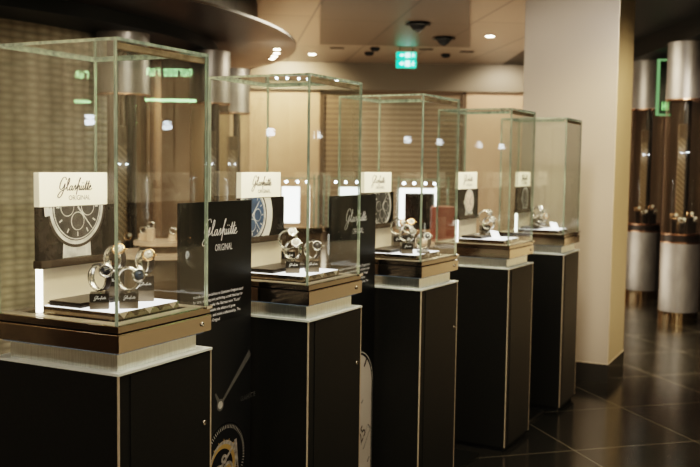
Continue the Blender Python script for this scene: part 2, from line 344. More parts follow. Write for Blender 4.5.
def make_case(i):
    lab = ['nearest black showcase holding four watches, at the left end of the row',
           'second black showcase in the row, blue watch picture and three watches inside',
           'third and middle black showcase of the row, with four bright watches inside',
           'fourth black showcase in the row, champagne dial picture and white card inside',
           'farthest black showcase of the row, beside the large pale pillar'][i]
    t = thing('glass_showcase', lab, 'showcase', wp(i, 0, 0), rz(i), 'row of glass-topped showcases')
    ped = MB().box((.004, .004, .03), (W - .004, D_ - .004, ZP - .006), M['black']).box((.02, .02, 0), (W - .02, D_ - .02, .03), M['slot']).build('pedestal', t)
    for x in (0, W - .005):
        for y in (0, D_ - .005):
            MB().box((x, y, .03), (x + .005, y + .005, ZP - .006), M['edge']).build('edge_trim', ped)
    dr = MB().box((.051, .0015, .035), (W - .006, .004, ZP - .012), M['black']).build('door', t)
    MB().lathe([(.0, .0), (.0075, .0), (.0075, .004), (.004, .004), (.0035, .001), (0, .001)], M['lock'], 20, Matrix.Translation((.388, .002, .815)) @ Matrix.Rotation(PI / 2, 4, 'X')).build('lock', dr)
    MB().box((-.002, -.002, ZP - .006), (W + .002, D_ + .002, ZP + .001), M['topplate']).build('top_plate', t)
    MB().box((.022, .022, ZP + .001), (W - .05, D_ - .045, ZB0), M['steel']).build('neck', t)
    MB().box((.008, .008, ZB0 - .004), (W - .03, .018, ZB0), M['underlight']).box((.008, .02, ZB0 - .004), (.018, D_ - .03, ZB0), M['underlight']).build('under_light', t)
    h = MB().box((0, 0, ZB0), (W, D_, ZB1), M['bronze'], bevel=.0022).build('housing', t)
    MB().lathe([(.0, .0), (.0065, .0), (.0065, .004), (.003, .004), (.003, .001), (0, .001)], M['lock'], 20, Matrix.Translation((.375, 0, 1.118)) @ Matrix.Rotation(PI / 2, 4, 'X')).build('lock', h)
    MB().box((.012, .012, ZB1), (W - .012, D_ - .012, ZB1 + .004), M['slot']).build('shadow_gap', t)
    MB().box((.003, .003, ZB1 + .004), (W - .003, D_ - .003, ZF1), M['bronze_dark'], bevel=.001).build('tray_frame', t)
    g = MB()
    for k in range(4):
        a = .016 + .009 * k
        for (p, q) in (((a, a), (W - a, a + .0035)), ((a, D_ - a - .0035), (W - a, D_ - a)), ((a, a), (a + .0035, D_ - a)), ((W - a - .0035, a), (W - a, D_ - a))):
            g.box((p[0], p[1], ZF1), (q[0], q[1], ZF1 + .002), M['groove'])
    g.build('grooved_rim', t)
    c = MB().box((W - .03, -.004, ZF1 - .004), (W - .002, .006, ZF1 + .005), M['chrome']).build('clamp', t)
    # four panes, 8 mm thick: outer face plus green edges
    I, T8 = .0076, .0055; x0, x1, y0, y1 = I, W - I, I, D_ - I
    def pane(a, b, nrm):
        m = MB(); (ax, ay), (bx, by) = a, b
        m.add([(ax, ay, ZG), (bx, by, ZG), (bx, by, ZL - .008), (ax, ay, ZL - .008)], [(0, 1, 2, 3)], M['glass'])
        dx, dy = (bx - ax), (by - ay); l = math.hypot(dx, dy); dx /= l; dy /= l; nx, ny = nrm
        for (px, py, sg) in ((ax, ay, 1), (bx, by, -1)):
            w = .0022
            m.add([(px, py, ZG), (px + dx * w * sg, py + dy * w * sg, ZG), (px + dx * w * sg - nx * T8, py + dy * w * sg - ny * T8, ZG), (px - nx * T8, py - ny * T8, ZG),
                   (px, py, ZL - .008), (px + dx * w * sg, py + dy * w * sg, ZL - .008), (px + dx * w * sg - nx * T8, py + dy * w * sg - ny * T8, ZL - .008), (px - nx * T8, py - ny * T8, ZL - .008)],
                  [(0, 1, 5, 4), (1, 2, 6, 5), (2, 3, 7, 6), (3, 0, 4, 7)], M['glass_edge'])
        m.build('glass_pane', t)
    pane((x0, y0), (x1, y0), (0, -1)); pane((x1, y0 + .008), (x1, y1 - .008), (1, 0)); pane((x1, y1), (x0, y1), (0, 1)); pane((x0, y1 - .008), (x0, y0 + .008), (-1, 0))
    l = MB(); z0, z1 = ZL - .008, ZL
    l.add([(x0, y0, z1), (x1, y0, z1), (x1, y1, z1), (x0, y1, z1)], [(0, 1, 2, 3)], M['glass'])
    for a, b in (((x0, y0), (x1, y0)), ((x1, y0), (x1, y1)), ((x1, y1), (x0, y1)), ((x0, y1), (x0, y0))):
        l.add([(a[0], a[1], z0), (b[0], b[1], z0), (b[0], b[1], z1), (a[0], a[1], z1)], [(0, 1, 2, 3)], M['glass_edge'])
    w = .006
    for (a, b) in (((x0, y0), (x1, y0 + w)), ((x0, y1 - w), (x1, y1)), ((x0, y0 + w), (x0 + w, y1 - w)), ((x1 - w, y0 + w), (x1, y1 - w))):
        l.box((a[0] + .0004, a[1] + .0004, z0), (b[0] - .0004, b[1] - .0004, z0 + .003), M['glass_edge'])
    l.build('glass_lid', t)
    MB().box((x0 + .012, y0 + .009, z0 - .022), (x1 - .004, y0 + .02, z0 - .004), M['lid_reflection'], bevel=.002).build('lid_reflection_strip', t)  # tan strip standing in for a reflection under the lid
    return t
PICS = [('pic_dark', 'pic_silver', 'picture', .215, 1.465, .112), ('pic_blue', 'pic_silver', 'picture', .14, 1.40, .1),
        ('pic_dark', 'pic_silver', 'picture', .25, 1.40, .1), ('pic_pink', 'pic_white', 'picture', .235, 1.395, .072), ('pic_dark', 'pic_silver', 'picture', .24, 1.39, .075)]
def make_board(i):
    lab = ['cream header board with dark chronograph picture inside the nearest showcase', 'cream header board with blue dial picture in the second showcase',
           'cream header board half behind the text panel in the middle showcase', 'cream header board with pale champagne dial picture in the fourth showcase',
           'cream header board with silver and dark dial picture in the farthest showcase'][i]
    b = thing('display_board', lab, 'display board', wp(i, 0, 0, 0), rz(i), 'logo header boards inside the showcases')
    s0 = .335
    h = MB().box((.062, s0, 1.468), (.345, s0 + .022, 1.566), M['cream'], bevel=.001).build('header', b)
    lg = logo_mb(.145, M['ink'], .135, 1.514, .26).build('logo_lettering', h); lg.location.y = s0 - .001
    text('logo_lettering', 'ORIGINAL', .021, M['ink'], h, (.176, s0 - .001, 1.485), .95)
    d, ring, bg, ct, cz, r = PICS[i]; rc = (.063, .379, 1.316, 1.467)
    MB().box((.062, s0 + .004, 1.315), (.38, s0 + .02, 1.468), M[bg]).build('picture_panel', b)
    p = MB(); y = s0 + .0035
    cpoly(p, [(ct - .06, cz - 1.35 * r), (ct + .06, cz - 1.35 * r), (ct + .05, cz), (ct - .05, cz)], y, M[ring], rc)
    if i == 1: cpoly(p, circ(ct, cz, r * 1.5), y - .0001, M['pic_white'], rc)
    for q, (rr, mm) in enumerate(((1.08, 'ink'), (1.0, ring), (.9, 'ink'), (.875, ring), (.84, d))):
        cpoly(p, circ(ct, cz, r * rr), y - .0004 * (q + 1), M[mm], rc)
    yy = y - .003; lite = M['pic_silver'] if d != 'pic_pink' else M['ink']
    for k in range(12):
        a = 2 * PI * k / 12; cpoly(p, bar2((ct + r * .78 * math.cos(a), cz + r * .78 * math.sin(a)), (ct + r * .66 * math.cos(a), cz + r * .66 * math.sin(a)), r * .045, r * .045), yy, lite, rc)
    for (ox, oz) in ((-.38, 0), (.38, 0), (0, -.38)):
        cpoly(p, circ(ct + ox * r, cz + oz * r, r * .25, 32), yy, lite, rc); cpoly(p, circ(ct + ox * r, cz + oz * r, r * .225, 32), yy - .0004, M[d], rc)
    cpoly(p, bar2((ct, cz), (ct + .5 * r, cz + .55 * r), r * .07, r * .02), yy - .001, lite, rc); cpoly(p, bar2((ct, cz), (ct + .55 * r, cz - .6 * r), r * .05, r * .02), yy - .001, lite, rc)
    cpoly(p, bar2((ct - 1.02 * r, cz - .05 * r), (ct - 1.2 * r, cz - .08 * r), r * .3, r * .3), yy, M[ring], rc)
    p.build('watch_picture', b)
    MB().box((.058, s0 - .008, 1.292), (.38, s0 + .024, 1.315), M['ledge'], bevel=.002).build('ledge', b)
    MB().box((.075, s0 + .008, ZF1 + .002), (.372, s0 + .02, 1.292), M['panel_cream']).build('backing_panel', b)
    MB().box((.062, s0 + .003, ZF1 + .002), (.075, s0 + .018, 1.292), M['strip']).build('light_strip', b)
    return b
def make_tray(i):
    lab = ['glowing white display plinth under the four watches in the nearest showcase', 'glowing white display plinth in the second showcase from the left',
           'glowing white display plinth in the middle showcase of the row', 'glowing display plinth below the white card in the fourth showcase', 'glowing display plinth inside the farthest showcase by the pillar'][i]
    b = thing('light_plinth', lab, 'display plinth', wp(i, .065, .062, ZF1 + .002), rz(i), 'light plinths in the showcases')
    w, d, z = .28, .268, .022
    MB().box((0, 0, 0), (w, d, z - .002), M['bronze_dark'], bevel=.002).build('plinth_body', b)
    MB().box((.004, .004, z - .002), (w - .004, d - .004, z), M['lighttop']).build('light_panel', b)
    n = MB()
    for k in range(5):
        x = .028 + k * .055; n.add([(x - .02, -.0012, z - .002), (x + .02, -.0012, z - .002), (x, -.003, .003)], [(0, 2, 1)], M['bronze'] if k % 2 else M['groove'])  # pale and bronze triangles imitate lamp light patterns on the plinth side
    n.build('light_scallops', b); return b
def make_block(i, t, s, z0, h, label, rot=0.):
    b = thing('watch_block', label, 'display block', wp(i, t, s, z0), rot, 'display blocks carrying the watches')
    MB().box((-.0265, -.0265, 0), (.0265, .0265, h * .45), M['block_lower'], bevel=.0015).build('block_foot', b)
    u = MB().box((-.0265, -.0265, h * .45), (.0265, .0265, h), M['block'], bevel=.0015).build('block_top', b)
    l = logo_mb(.034, M['banner_text'], -.014, h * .66, .3, 3).build('logo_lettering', u); l.location.y = -.0272
    MB().box((-.005, -.004, h), (.005, .004, h + .006), M['strap']).build('stem', b); return b
_wproto = {}
def make_watch(i, t, s, z0, label, rot=0., style='dark', R=.031, phi=48, lean=0.):
    key = (style, R, phi)
    w = thing('wristwatch', label, 'watch', wp(i, t, s, z0), rot, 'wristwatches on display')
    w.scale = (1.13,) * 3
    if lean: w.rotation_euler = (0, lean, rot)
    if key in _wproto:
        for ch in kids(_wproto[key]):
            c = ch.copy(); C.objects.link(c); c.parent = w
            for g in kids(ch): d = g.copy(); C.objects.link(d); d.parent = c
        return w
    metal = {'dark': M['chrome'], 'gold': M['gold'], 'silver': M['chrome'], 'blue': M['chrome']}[style]
    dial = {'dark': M['dial_dark'], 'gold': M['dial_white'], 'silver': M['dial_white'], 'blue': M['pic_blue']}[style]
    a = math.radians(phi); Tr = Matrix.Translation((0, 0, R + .002))
    MB().torus(R, .0042, M['strap'], Tr, a + .35, a + 2 * PI - .35, 40, 8, sy=2.6, sx=.75).build('cuff', w)
    MB().torus(R + .0035, .002, M['strap_dark'] if style in ('dark', 'gold') else metal, Tr, a + .25, a + 1.6, 20, 8, sy=4.2, sx=.8).torus(R + .0035, .002, M['strap_dark'] if style in ('dark', 'gold') else metal, Tr, a - 1.5, a - .25, 20, 8, sy=4.2, sx=.8).build('strap', w)
    # head: axis radial, tipped towards the viewer
    ax = Vector((math.cos(a), -.9, math.sin(a) * .9)).normalized()
    Th = Tr @ Matrix.Translation((math.cos(a) * (R + .001), -.003, math.sin(a) * (R + .001))) @ ax.to_track_quat('Z', 'Y').to_matrix().to_4x4()
    hd = MB().lathe([(.012, -.005), (.0165, -.004), (.0175, .001), (.0165, .004), (.0135, .0066), (.0125, .0045), (.0, .0045)], metal, 32, Th).build('watch_case', w)
    MB().tube([Th @ Vector((.018, 0, 0)), Th @ Vector((.0225, 0, 0))], .0022, metal).build('crown', hd)
    dl = MB().lathe([(.0, .0048), (.0124, .0048), (.0124, .005), (0, .005)], dial, 32, Th).build('dial', w)
    hn = MB(); hm = M['chrome'] if style in ('dark', 'blue') else M['ink']
    for an, ln in ((.6, .0095), (2.2, .007)):
        p = [(0, 0)] + []; c, s_ = math.cos(an), math.sin(an)
        hn.add([Th @ Vector(v) for v in ((-s_ * .0013, c * .0013, .0056), (s_ * .0013, -c * .0013, .0056), (c * ln, s_ * ln, .0056))], [(0, 1, 2)], hm)
    for k in range(12):
        c, s_ = math.cos(k * PI / 6), math.sin(k * PI / 6)
        hn.add([Th @ Vector((c * r_ - s_ * e, s_ * r_ + c * e, .0054)) for r_, e in ((.009, -.0007), (.0118, -.0007), (.0118, .0007), (.009, .0007))], [(0, 1, 2, 3)], hm)
    hn.build('hands_and_markers', dl)
    _wproto[key] = w; return w
def make_banner(i):
    lab = ['black text panel with gold watch movement print between nearest and second showcase', 'black panel with large white dial print between second and third showcase',
           'mostly hidden black text panel behind the middle showcase', 'mostly hidden black text panel behind the fourth showcase'][i]
    S, x0, x1, H = .21, .547, .975, 1.468
    b = thing('text_panel', lab, 'info panel', wp(i, x0, S, 0), rz(i), 'black logo panels standing between the showcases')
    w = x1 - x0
    MB().box((0, .0, .02), (w, .012, H), M['banner'], bevel=.001).build('panel', b)
    MB().box((.04, -.135, 0), (w - .01, .15, .02), M['bronze_dark'] if 0 else M['black'], bevel=.002).build('base_plate', b)
    p = kids(b)[0]; lx = .125
    o = logo_mb(.215, M['banner_text'], lx, 1.352, .19).build('logo_lettering', p); o.location.y = -.001
    text('subtitle_lettering', 'ORIGINAL', .034, M['banner_text'], p, (lx + .07, -.001, 1.298), .68)
    for k, ln in enumerate(['manufacturer specialities at Glashütte Original stand', 'for time, enjoying and perfecting a craft that has for', 'us of years. We prefer the German term "Kunst"',
                            'rather "finesse" enables the alliance of great', 'watchmaking skills, and subtle craftsmanship. The', 'word of Glashütte Original.']):
        text('paragraph_line', ln, .0155, M['banner_small'], p, (.07, -.001, 1.147 - k * .0182), .92)
    g = MB(); rc = (.002, w - .002, .03, 1.05)
    if i % 2 == 0:
        px, pz = .777 - x0, .754
        cpoly(g, circ(px - .1, .5, .62, 72), -.0004, M['banner_graphic'], rc)
        cpoly(g, bar2((px, pz), (.969 - x0, .909), .010, .026), -.0010, M['banner_hand'], rc)
        cpoly(g, bar2((px, pz), (px - .03, .80), .02, .008), -.0010, M['banner_hand'], rc)
        cpoly(g, circ(px, pz, .022, 32), -.0014, M['banner_hand'], rc); cpoly(g, circ(px, pz, .014, 32), -.0018, M['pic_silver'], rc)
        mx, mz = .808 - x0, .55; R = .128
        for q, (rr, mm) in enumerate(((1.04, 'slot'), (1.0, 'banner_graphic'), (.97, 'slot'))): cpoly(g, circ(mx, mz, R * rr), -.0012 - .0004 * q, M[mm], rc)
        for k in range(72):
            a = 2 * PI * k / 72; cpoly(g, bar2((mx + .87 * R * math.cos(a), mz + .87 * R * math.sin(a)), (mx + .97 * R * math.cos(a), mz + .97 * R * math.sin(a)), .0035, .0035), -.0024, M['pic_silver'], rc)
        cpoly(g, circ(mx - .01, mz - .02, .098), -.0026, M['slot'], rc); cpoly(g, circ(mx - .01, mz - .01, .082), -.003, M['banner_silver'], rc)
        cpoly(g, circ(mx - .015, mz - .015, .074), -.0033, M['banner_gold'], rc); cpoly(g, circ(mx - .022, mz - .022, .066), -.0036, M['slot'], rc)
        for k in range(16):
            a = 2 * PI * k / 16; cpoly(g, bar2((mx - .01 + .08 * math.cos(a), mz - .01 + .08 * math.sin(a)), (mx - .01 + .088 * math.cos(a), mz - .01 + .088 * math.sin(a)), .007, .003), -.003, M['banner_gold'], rc)
        for (ox, oz, r, mm) in ((-.045, -.05, .042, 'banner_silver'), (-.045, -.05, .03, 'banner_hand'), (-.045, -.05, .018, 'banner_silver'), (-.045, -.05, .008, 'slot'), (.015, -.04, .032, 'banner_silver'), (.015, -.04, .02, 'banner_gold'), (.015, -.04, .01, 'slot'),
                                (.0, -.085, .03, 'banner_silver'), (.0, -.085, .014, 'red'), (.045, -.07, .02, 'banner_gold'), (.045, -.07, .011, 'banner_silver'), (-.01, .005, .018, 'banner_silver'), (-.01, .005, .007, 'slot')):
            cpoly(g, circ(mx + ox, mz + oz, r, 40), -.004 - .0002 * (1 if mm == 'slot' else 0) - .0001 * (.05 / r), M[mm], rc)
        cpoly(g, bar2((mx + .06, mz + .06), (mx + .085, mz - .1), .016, .006), -.005, M['banner_silver'], rc)
        cpoly(g, bar2((mx - .03, mz - .02), (mx + .06, mz + .05), .014, .01), -.005, M['banner_silver'], rc)
        text('picture_lettering', '25', .075, M['banner_faint'], p, (.776 - x0 - .035, -.0016, .845), .9)
        text('picture_lettering', 'GLASHÜTTE', .026, M['banner_hand'], p, (.905 - x0, -.0016, .738), .7)
    else:
        xr = .955 - x0; pts = [(0, .1), (xr, .1)] + [(xr - .15 + .15 * math.cos(a), .60 + .15 * math.sin(a)) for a in [k * PI / 32 for k in range(17)]] + [(0, .75)]
        cpoly(g, [(q[0] + (.012 if q[0] > .1 else 0), q[1] + (.012 if q[1] > .5 else 0)) for q in pts], -.0004, M['pic_silver'], rc)
        cpoly(g, [(q[0] + (.008 if q[0] > .1 else 0), q[1] + (.008 if q[1] > .5 else 0)) for q in pts], -.0006, M['slot'], rc)
        cpoly(g, pts, -.0010, M['banner_white'], rc)
        cpoly(g, bar2((.875 - x0, .685), (.90 - x0, .72), .012, .012), -.0016, M['ink'], rc)
        for (a, b2) in (((.85, .52), (.87, .535)), ((.92, .23), (.94, .25))): cpoly(g, bar2((a[0] - x0, a[1]), (b2[0] - x0, b2[1]), .005, .005), -.0016, M['ink'], rc)
        cpoly(g, [(.855 - x0, .33), (.925 - x0, .41), (.95 - x0, .385), (.88 - x0, .30)], -.0014, M['ink'], rc); cpoly(g, [(.857 - x0, .333), (.923 - x0, .406), (.945 - x0, .383), (.88 - x0, .307)], -.0017, M['pic_silver'], rc)
        cpoly(g, [(.84 - x0, .31), (.917 - x0, .40), (.942 - x0, .379), (.868 - x0, .30)], -.0019, M['banner_white'], rc)
        text('picture_lettering', '25', .085, M['ink'], p, (.852 - x0, -.0022, .33), .85, tilt=-.75)
    g.build('watch_print', b)
    return b
for i in range(5):
    make_case(i); make_board(i); make_tray(i)
    if i < 2: make_banner(i)
for i, lab in ((2, 'low black floor plate behind the middle showcase pedestal'), (3, 'low black floor plate behind the fourth showcase pedestal')):
    o = MB().box((0, -.135, 0), (.4, .15, .02), M['black'], bevel=.002).build('floor_plate'); o.location = wp(i, .56, .21, 0); o.rotation_euler = (0, 0, rz(i)); tag(o, lab, 'floor plate', 'floor plates')
PADLAB = ['flat dark pad behind the front watches in the nearest showcase', 'flat dark pad beside the rear watch in the second showcase', 'flat dark pad under the rear watch of the middle showcase',
          'flat dark pad under the two watches of the fourth showcase', 'flat dark pad at the back of the farthest showcase']
ZT = ZF1 + .002 + .022
for i in range(5):
    o = MB().box((-.135, -.064, 0), (.135, .064, .014), M['pad'], bevel=.006).build('display_pad'); o.location = wp(i, .206, .258, ZT); o.rotation_euler = (0, 0, rz(i))
    tag(o, PADLAB[i], 'display pad', 'dark pads on the light plinths')
ZPAD = ZT + .014
WS = [ # case, t, s, base z, block height, style, label of watch, label of block, phi
 (0, .11, .160, ZT, .044, 'dark', 'dark dialled watch on a cuff, front left in the nearest showcase', 'low black block carrying the front left watch, nearest showcase', 35, .031),
 (0, .160, .098, ZT, .044, 'blue', 'steel watch tilted right, front right in the nearest showcase', 'low black block carrying the front right watch, nearest showcase', 20, .027),
 (0, .245, .222, ZPAD, .070, 'gold', 'rose gold watch with pale dial, rear left in the nearest showcase', 'tall black block of the rear left watch, nearest showcase', 55, .030),
 (0, .295, .150, ZT, .074, 'gold', 'rose gold watch standing rear right in the nearest showcase', 'tall black block of the rear right watch, nearest showcase', 40, .030),
 (1, .150, .160, ZT, .044, 'silver', 'steel watch at the centre of the second showcase', 'low block under the centre watch of the second showcase', 60, .029),
 (1, .220, .115, ZT, .044, 'dark', 'dark dialled watch at the right in the second showcase', 'low block under the right watch of the second showcase', 30, .029),
 (1, .290, .265, ZPAD, .052, 'silver', 'steel watch at the left rear of the second showcase', 'black block under the left rear watch, second showcase', 60, .032),
 (2, .115, .135, ZT, .050, 'silver', 'bright steel watch in the centre of the middle showcase', 'block under the centre watch of the middle showcase', 20, .032),
 (2, .180, .078, ZT, .012, 'dark', 'large ringed watch low at the right of the middle showcase', 'flat block under the right watch of the middle showcase', 40, .033),
 (2, .310, .278, ZPAD, .050, 'gold', 'gilt watch at the left rear of the middle showcase', 'dark block under the left rear watch of the middle showcase', 35, .032),
 (2, .265, .195, ZPAD, .062, 'gold', 'gilt watch high behind the centre of the middle showcase', 'tall block behind the centre of the middle showcase', 60, .026),
 (3, .300, .262, ZPAD, .052, 'silver', 'left and taller standing watch in the fourth showcase', 'dark block under the taller watch of the fourth showcase', 50, .034),
 (3, .235, .215, ZPAD, .025, 'silver', 'right and lower standing watch in the fourth showcase', 'low block under the right watch of the fourth showcase', 50, .030),
 (4, .290, .262, ZPAD, .045, 'silver', 'upper standing watch in the farthest showcase', 'block under the upper watch of the farthest showcase', 50, .032),
 (4, .220, .215, ZPAD, .020, 'gold', 'gilt watch low at the centre of the farthest showcase', 'low block at the centre of the farthest showcase', 20, .028)]
for (i, t, s, z, h, st, l1, l2, phi, R) in WS:
    rot = .12 + .02 * i if i else .22
    make_block(i, t, s, z, h, l2, rot); make_watch(i, t, s, z + h + .005, l1, rot - .25 + [-.55, -.1, -.5, -.75, -.35][WS.index((i, t, s, z, h, st, l1, l2, phi, R)) % 5], st, R, phi)
for i, t, s, lab in ((3, .13, .13, 'small folded white card on the plinth of the fourth showcase'), (4, .13, .10, 'small folded white card on the plinth of the farthest showcase')):
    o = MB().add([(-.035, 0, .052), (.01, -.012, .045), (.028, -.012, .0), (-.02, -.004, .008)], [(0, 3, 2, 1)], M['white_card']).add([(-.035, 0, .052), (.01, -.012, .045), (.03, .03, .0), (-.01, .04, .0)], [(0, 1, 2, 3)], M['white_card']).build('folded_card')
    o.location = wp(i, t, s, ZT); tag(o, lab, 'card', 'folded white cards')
o = MB().box((-.06, -.012, 0), (.06, .012, .004), M['dial_white'], bevel=.001).torus(.012, .002, M['chrome'], Matrix.Translation((-.05, 0, .006)) @ Matrix.Rotation(PI / 2, 4, 'X')).build('flat_strap')
o.location = wp(4, .2, .17, ZPAD + .03); o.location = wp(4, .16, .19, ZT + .012); o.rotation_euler = (0, .3, .1); tag(o, 'pale strap lying slanted between watch and card in the farthest showcase', 'strap')

# ------------------------------------------------------------------ pillar
pr = CASES[0][2]
pl = thing('pillar', 'large square pale pillar standing at the far end of the showcase row', 'pillar', (1.932, 6.87, 0), PI / 2 - pr)
sh = MB(); pw, pd = .70, .62
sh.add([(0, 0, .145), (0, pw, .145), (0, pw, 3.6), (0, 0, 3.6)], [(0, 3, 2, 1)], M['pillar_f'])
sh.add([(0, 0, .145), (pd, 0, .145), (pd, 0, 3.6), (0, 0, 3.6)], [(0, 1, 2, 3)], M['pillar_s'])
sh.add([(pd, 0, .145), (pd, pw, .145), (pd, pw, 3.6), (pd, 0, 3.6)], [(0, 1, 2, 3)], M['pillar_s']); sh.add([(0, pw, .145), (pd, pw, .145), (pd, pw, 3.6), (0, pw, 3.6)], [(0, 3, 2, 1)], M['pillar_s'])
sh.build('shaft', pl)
MB().box((-.004, -.004, 0), (pd + .004, pw + .004, .14), M['skirt']).box((-.003, -.003, .14), (pd + .003, pw + .003, .147), M['edge']).build('skirting', pl)
MB().box((-.002, -.002, .147), (.003, .003, 3.6), M['edge']).build('corner_trim', pl)

# ------------------------------------------------------------------ room
def quad(name, pts, m, parent=None): return MB().add(pts, [tuple(range(len(pts)))], m).build(name, parent)
fl = MB().box((-16, -14, -.05), (16, 16, 0), M['floor']).build('floor'); fl.location = (2.051, 5.417, 0); fl.rotation_euler = (0, 0, math.radians(15.8)); struct(fl)
struct(MB().box((-9, -5, 3.1), (2.2, 14.3, 3.15), M['ceil']).box((2.2, -5, 3.1), (9, 14.3, 3.15), M['dark']).build('ceiling'))
struct(MB().box((3.4, 2.2, 0), (3.6, 8.4, .95), M['reflector_cream']).build('reflector_low_right')); struct(MB().box((-4.4, -3.5, 0), (-4.2, 1.3, .95), M['brown']).build('reflector_low_left'))  # unseen low blocks added only to be mirrored in the showcase housings
bw = MB().box((-9, 14.0, 0), (-.474, 14.2, 3.1), M['wall_tan']).box((-.474, 14.0, 2.76), (1.707, 14.2, 3.1), M['wall_grey']).box((1.707, 14, 0), (9, 14.2, 3.1), M['wall_tan']).build('wall_back'); struct(bw)
struct(MB().box((-1.5, 13.9, 2.70), (2.7, 14.0, 3.1), M['band']).build('trim_1'))
struct(MB().box((-9, -5, 0), (-8.8, 14, 3.1), M['room']).build('wall_left')); struct(MB().box((8.8, -5, 0), (9, 14, 3.1), M['room']).build('wall_right')); struct(MB().box((-9, -5.2, 0), (9, -5, 3.1), M['room']).build('wall_behind'))
s_ = thing('roller_shutter', 'closed brown louvre shutter in the far wall behind the showcases', 'shutter', (.6165, 14.08, 0))
MB().box((-1.09, 0, 0), (1.09, .04, 2.76), M['shutter']).build('shutter_curtain', s_)
for q in (-1.09, 1.03): MB().box((q, -.06, 0), (q + .06, .0, 2.76), M['brown']).build('side_rail', s_)
# darker trapezoid below the ceiling, made up in place of a mirrored rectangle
rf = MB(); P = [(-.401, 11.629), (1.455, 11.72), (.98, 8.0), (-.27, 8.0)]
rf.add([(x, y, 3.07) for x, y in P] + [(x, y, 3.1) for x, y in P], [(0, 3, 2, 1), (0, 1, 5, 4), (1, 2, 6, 5), (2, 3, 7, 6), (3, 0, 4, 7)], M['ceil_dark'])
tag(rf.build('ceiling_dark_patch'), 'darker brown flat patch added under the tan ceiling', 'ceiling panel')

# curved pavilion at left: canopy, drum, wall, display columns
PC = Vector((-4.89, 8.66))
def arc(r, a0, a1, n, z0, z1, m, name, parent=None, flip=False):
    mb = MB(); uv = []; vs = []; fs = []
    for k in range(n + 1):
        a = math.radians(a0 + (a1 - a0) * k / n)
        for z in (z0, z1): vs.append((PC.x + r * math.cos(a), PC.y + r * math.sin(a), z)); uv.append((r * a, z))
    for k in range(n): f = (2 * k, 2 * k + 2, 2 * k + 3, 2 * k + 1); fs.append(f[::-1] if flip else f)
    mb.add(vs, fs, m, True); mb.uv = uv; return mb.build(name, parent)
def annulus(r0, r1, z, m, name, parent=None, n=96):
    mb = MB(); vs = []; fs = []
    for k in range(n):
        a = 2 * PI * k / n
        vs += [(PC.x + r0 * math.cos(a), PC.y + r0 * math.sin(a), z), (PC.x + r1 * math.cos(a), PC.y + r1 * math.sin(a), z)]
    for k in range(n): k2 = (k + 1) % n; fs.append((2 * k, 2 * k2, 2 * k2 + 1, 2 * k + 1))
    mb.add(vs, fs, m); return mb.build(name, parent)
cn = thing('round_canopy', 'large round dark canopy with a bronze rim over the display columns at left', 'canopy')
annulus(3.6, 4.37, 2.7, M['canopy'], 'rim_underside', cn); arc(4.37, 0, 360, 96, 2.7, 2.72, M['ledge'], 'rim_edge', cn); annulus(3.6, 4.37, 2.72, M['dark'], 'rim_top', cn)
arc(3.62, 0, 360, 96, 2.6, 2.7, M['dark'], 'fascia', cn); annulus(.01, 3.62, 2.6, M['dark'], 'soffit', cn); arc(4.0, 0, 360, 96, 2.72, 3.1, M['upper_slats'], 'upper_drum', cn)
struct(arc(3.1, -170, -20, 60, 0, 2.6, M['hex'], 'wall_curved_left')); struct(arc(3.08, -20, 120, 60, 0, 2.6, M['slats'], 'wall_slatted_left'))

def column(x, y, ztop, rad, label, zc=(2.19, .83), rot=0.):
    t = thing('display_column', label, 'display column', (x, y, 0), rot, 'round metal display columns'); r = rad
    MB().lathe([(r * .985, 0), (r * .985, .12)], M['col_base'], 40).build('polished_base', t)
    MB().lathe([(r, .12), (r, zc[1] - .10)], M['col_metal'], 40).build('lower_drum', t)
    MB().lathe([(r * .97, zc[1] - .10), (r * .97, zc[1] - .03)], M['col_dark'], 40).lathe([(r * 1.01, zc[1] - .115), (r * 1.01, zc[1] - .1)], M['col_pink'], 40).lathe([(r * 1.0, zc[1] - .03), (r * 1.0, zc[1] - .015)], M['col_pink'], 40).build('collar', t)
    MB().lathe([(r, zc[0]), (r, ztop)], M['col_metal'], 40).lathe([(r * 1.01, zc[0] - .015), (r * 1.01, zc[0])], M['col_pink'], 40).build('upper_drum', t)
    MB().lathe([(r * .97, zc[1] - .015), (r * .97, zc[0] - .015)], M['glass'], 40, cap=False).build('glass_cylinder', t)
    MB().lathe([(r * .22, zc[1] - .015), (r * .22, zc[0] - .015)], M['col_dark'], 16, Matrix.Translation((.04, .06, 0))).build('core_pole', t)
    MB().box((-.055, .02, zc[1] + .02), (.055, .035, zc[0] - .25), M['weave']).box((-.055, .018, zc[0] - .4), (.055, .02, zc[0] - .25), M['brown']).build('picture_panel', t)
    MB().lathe([(.03, .0), (.03, .004)], M['blue_spot'], 10, Matrix.Translation((-.03, -.02, zc[0] - .55)) @ Matrix.Scale(.35, 4)).lathe([(.03, .0), (.03, .004)], M['blue_spot'], 10, Matrix.Translation((.03, -.02, zc[0] - .55)) @ Matrix.Scale(.35, 4)).build('spot_glint', t)
    for k, (px, py, h) in enumerate(((-.1, -.05, .13), (-.03, -.1, .09), (.05, -.09, .15), (.11, -.03, .1))):
        b = MB().box((px - .025, py - .025, zc[1] - .015), (px + .025, py + .025, zc[1] + h), M['col_dark']).build('watch_stand', t)
        MB().torus(.028, .006, M['chrome'] if k % 2 else M['gold'], Matrix.Translation((px, py, zc[1] + h + .032)), n=16, k=6).lathe([(.016, 0), (.016, .008)], M['dial_white'], 14, Matrix.Translation((px + .02, py - .012, zc[1] + h + .045)) @ Matrix.Rotation(1.1, 4, 'X')).build('stand_watch', b)
    return t
column(-1.80, 7.42, 2.6, .205, 'thick silver display column directly behind the nearest showcase glass', (2.13, .83))
column(-1.29, 8.55, 2.6, .185, 'silver display column seen between the first two showcases', (2.14, .83))
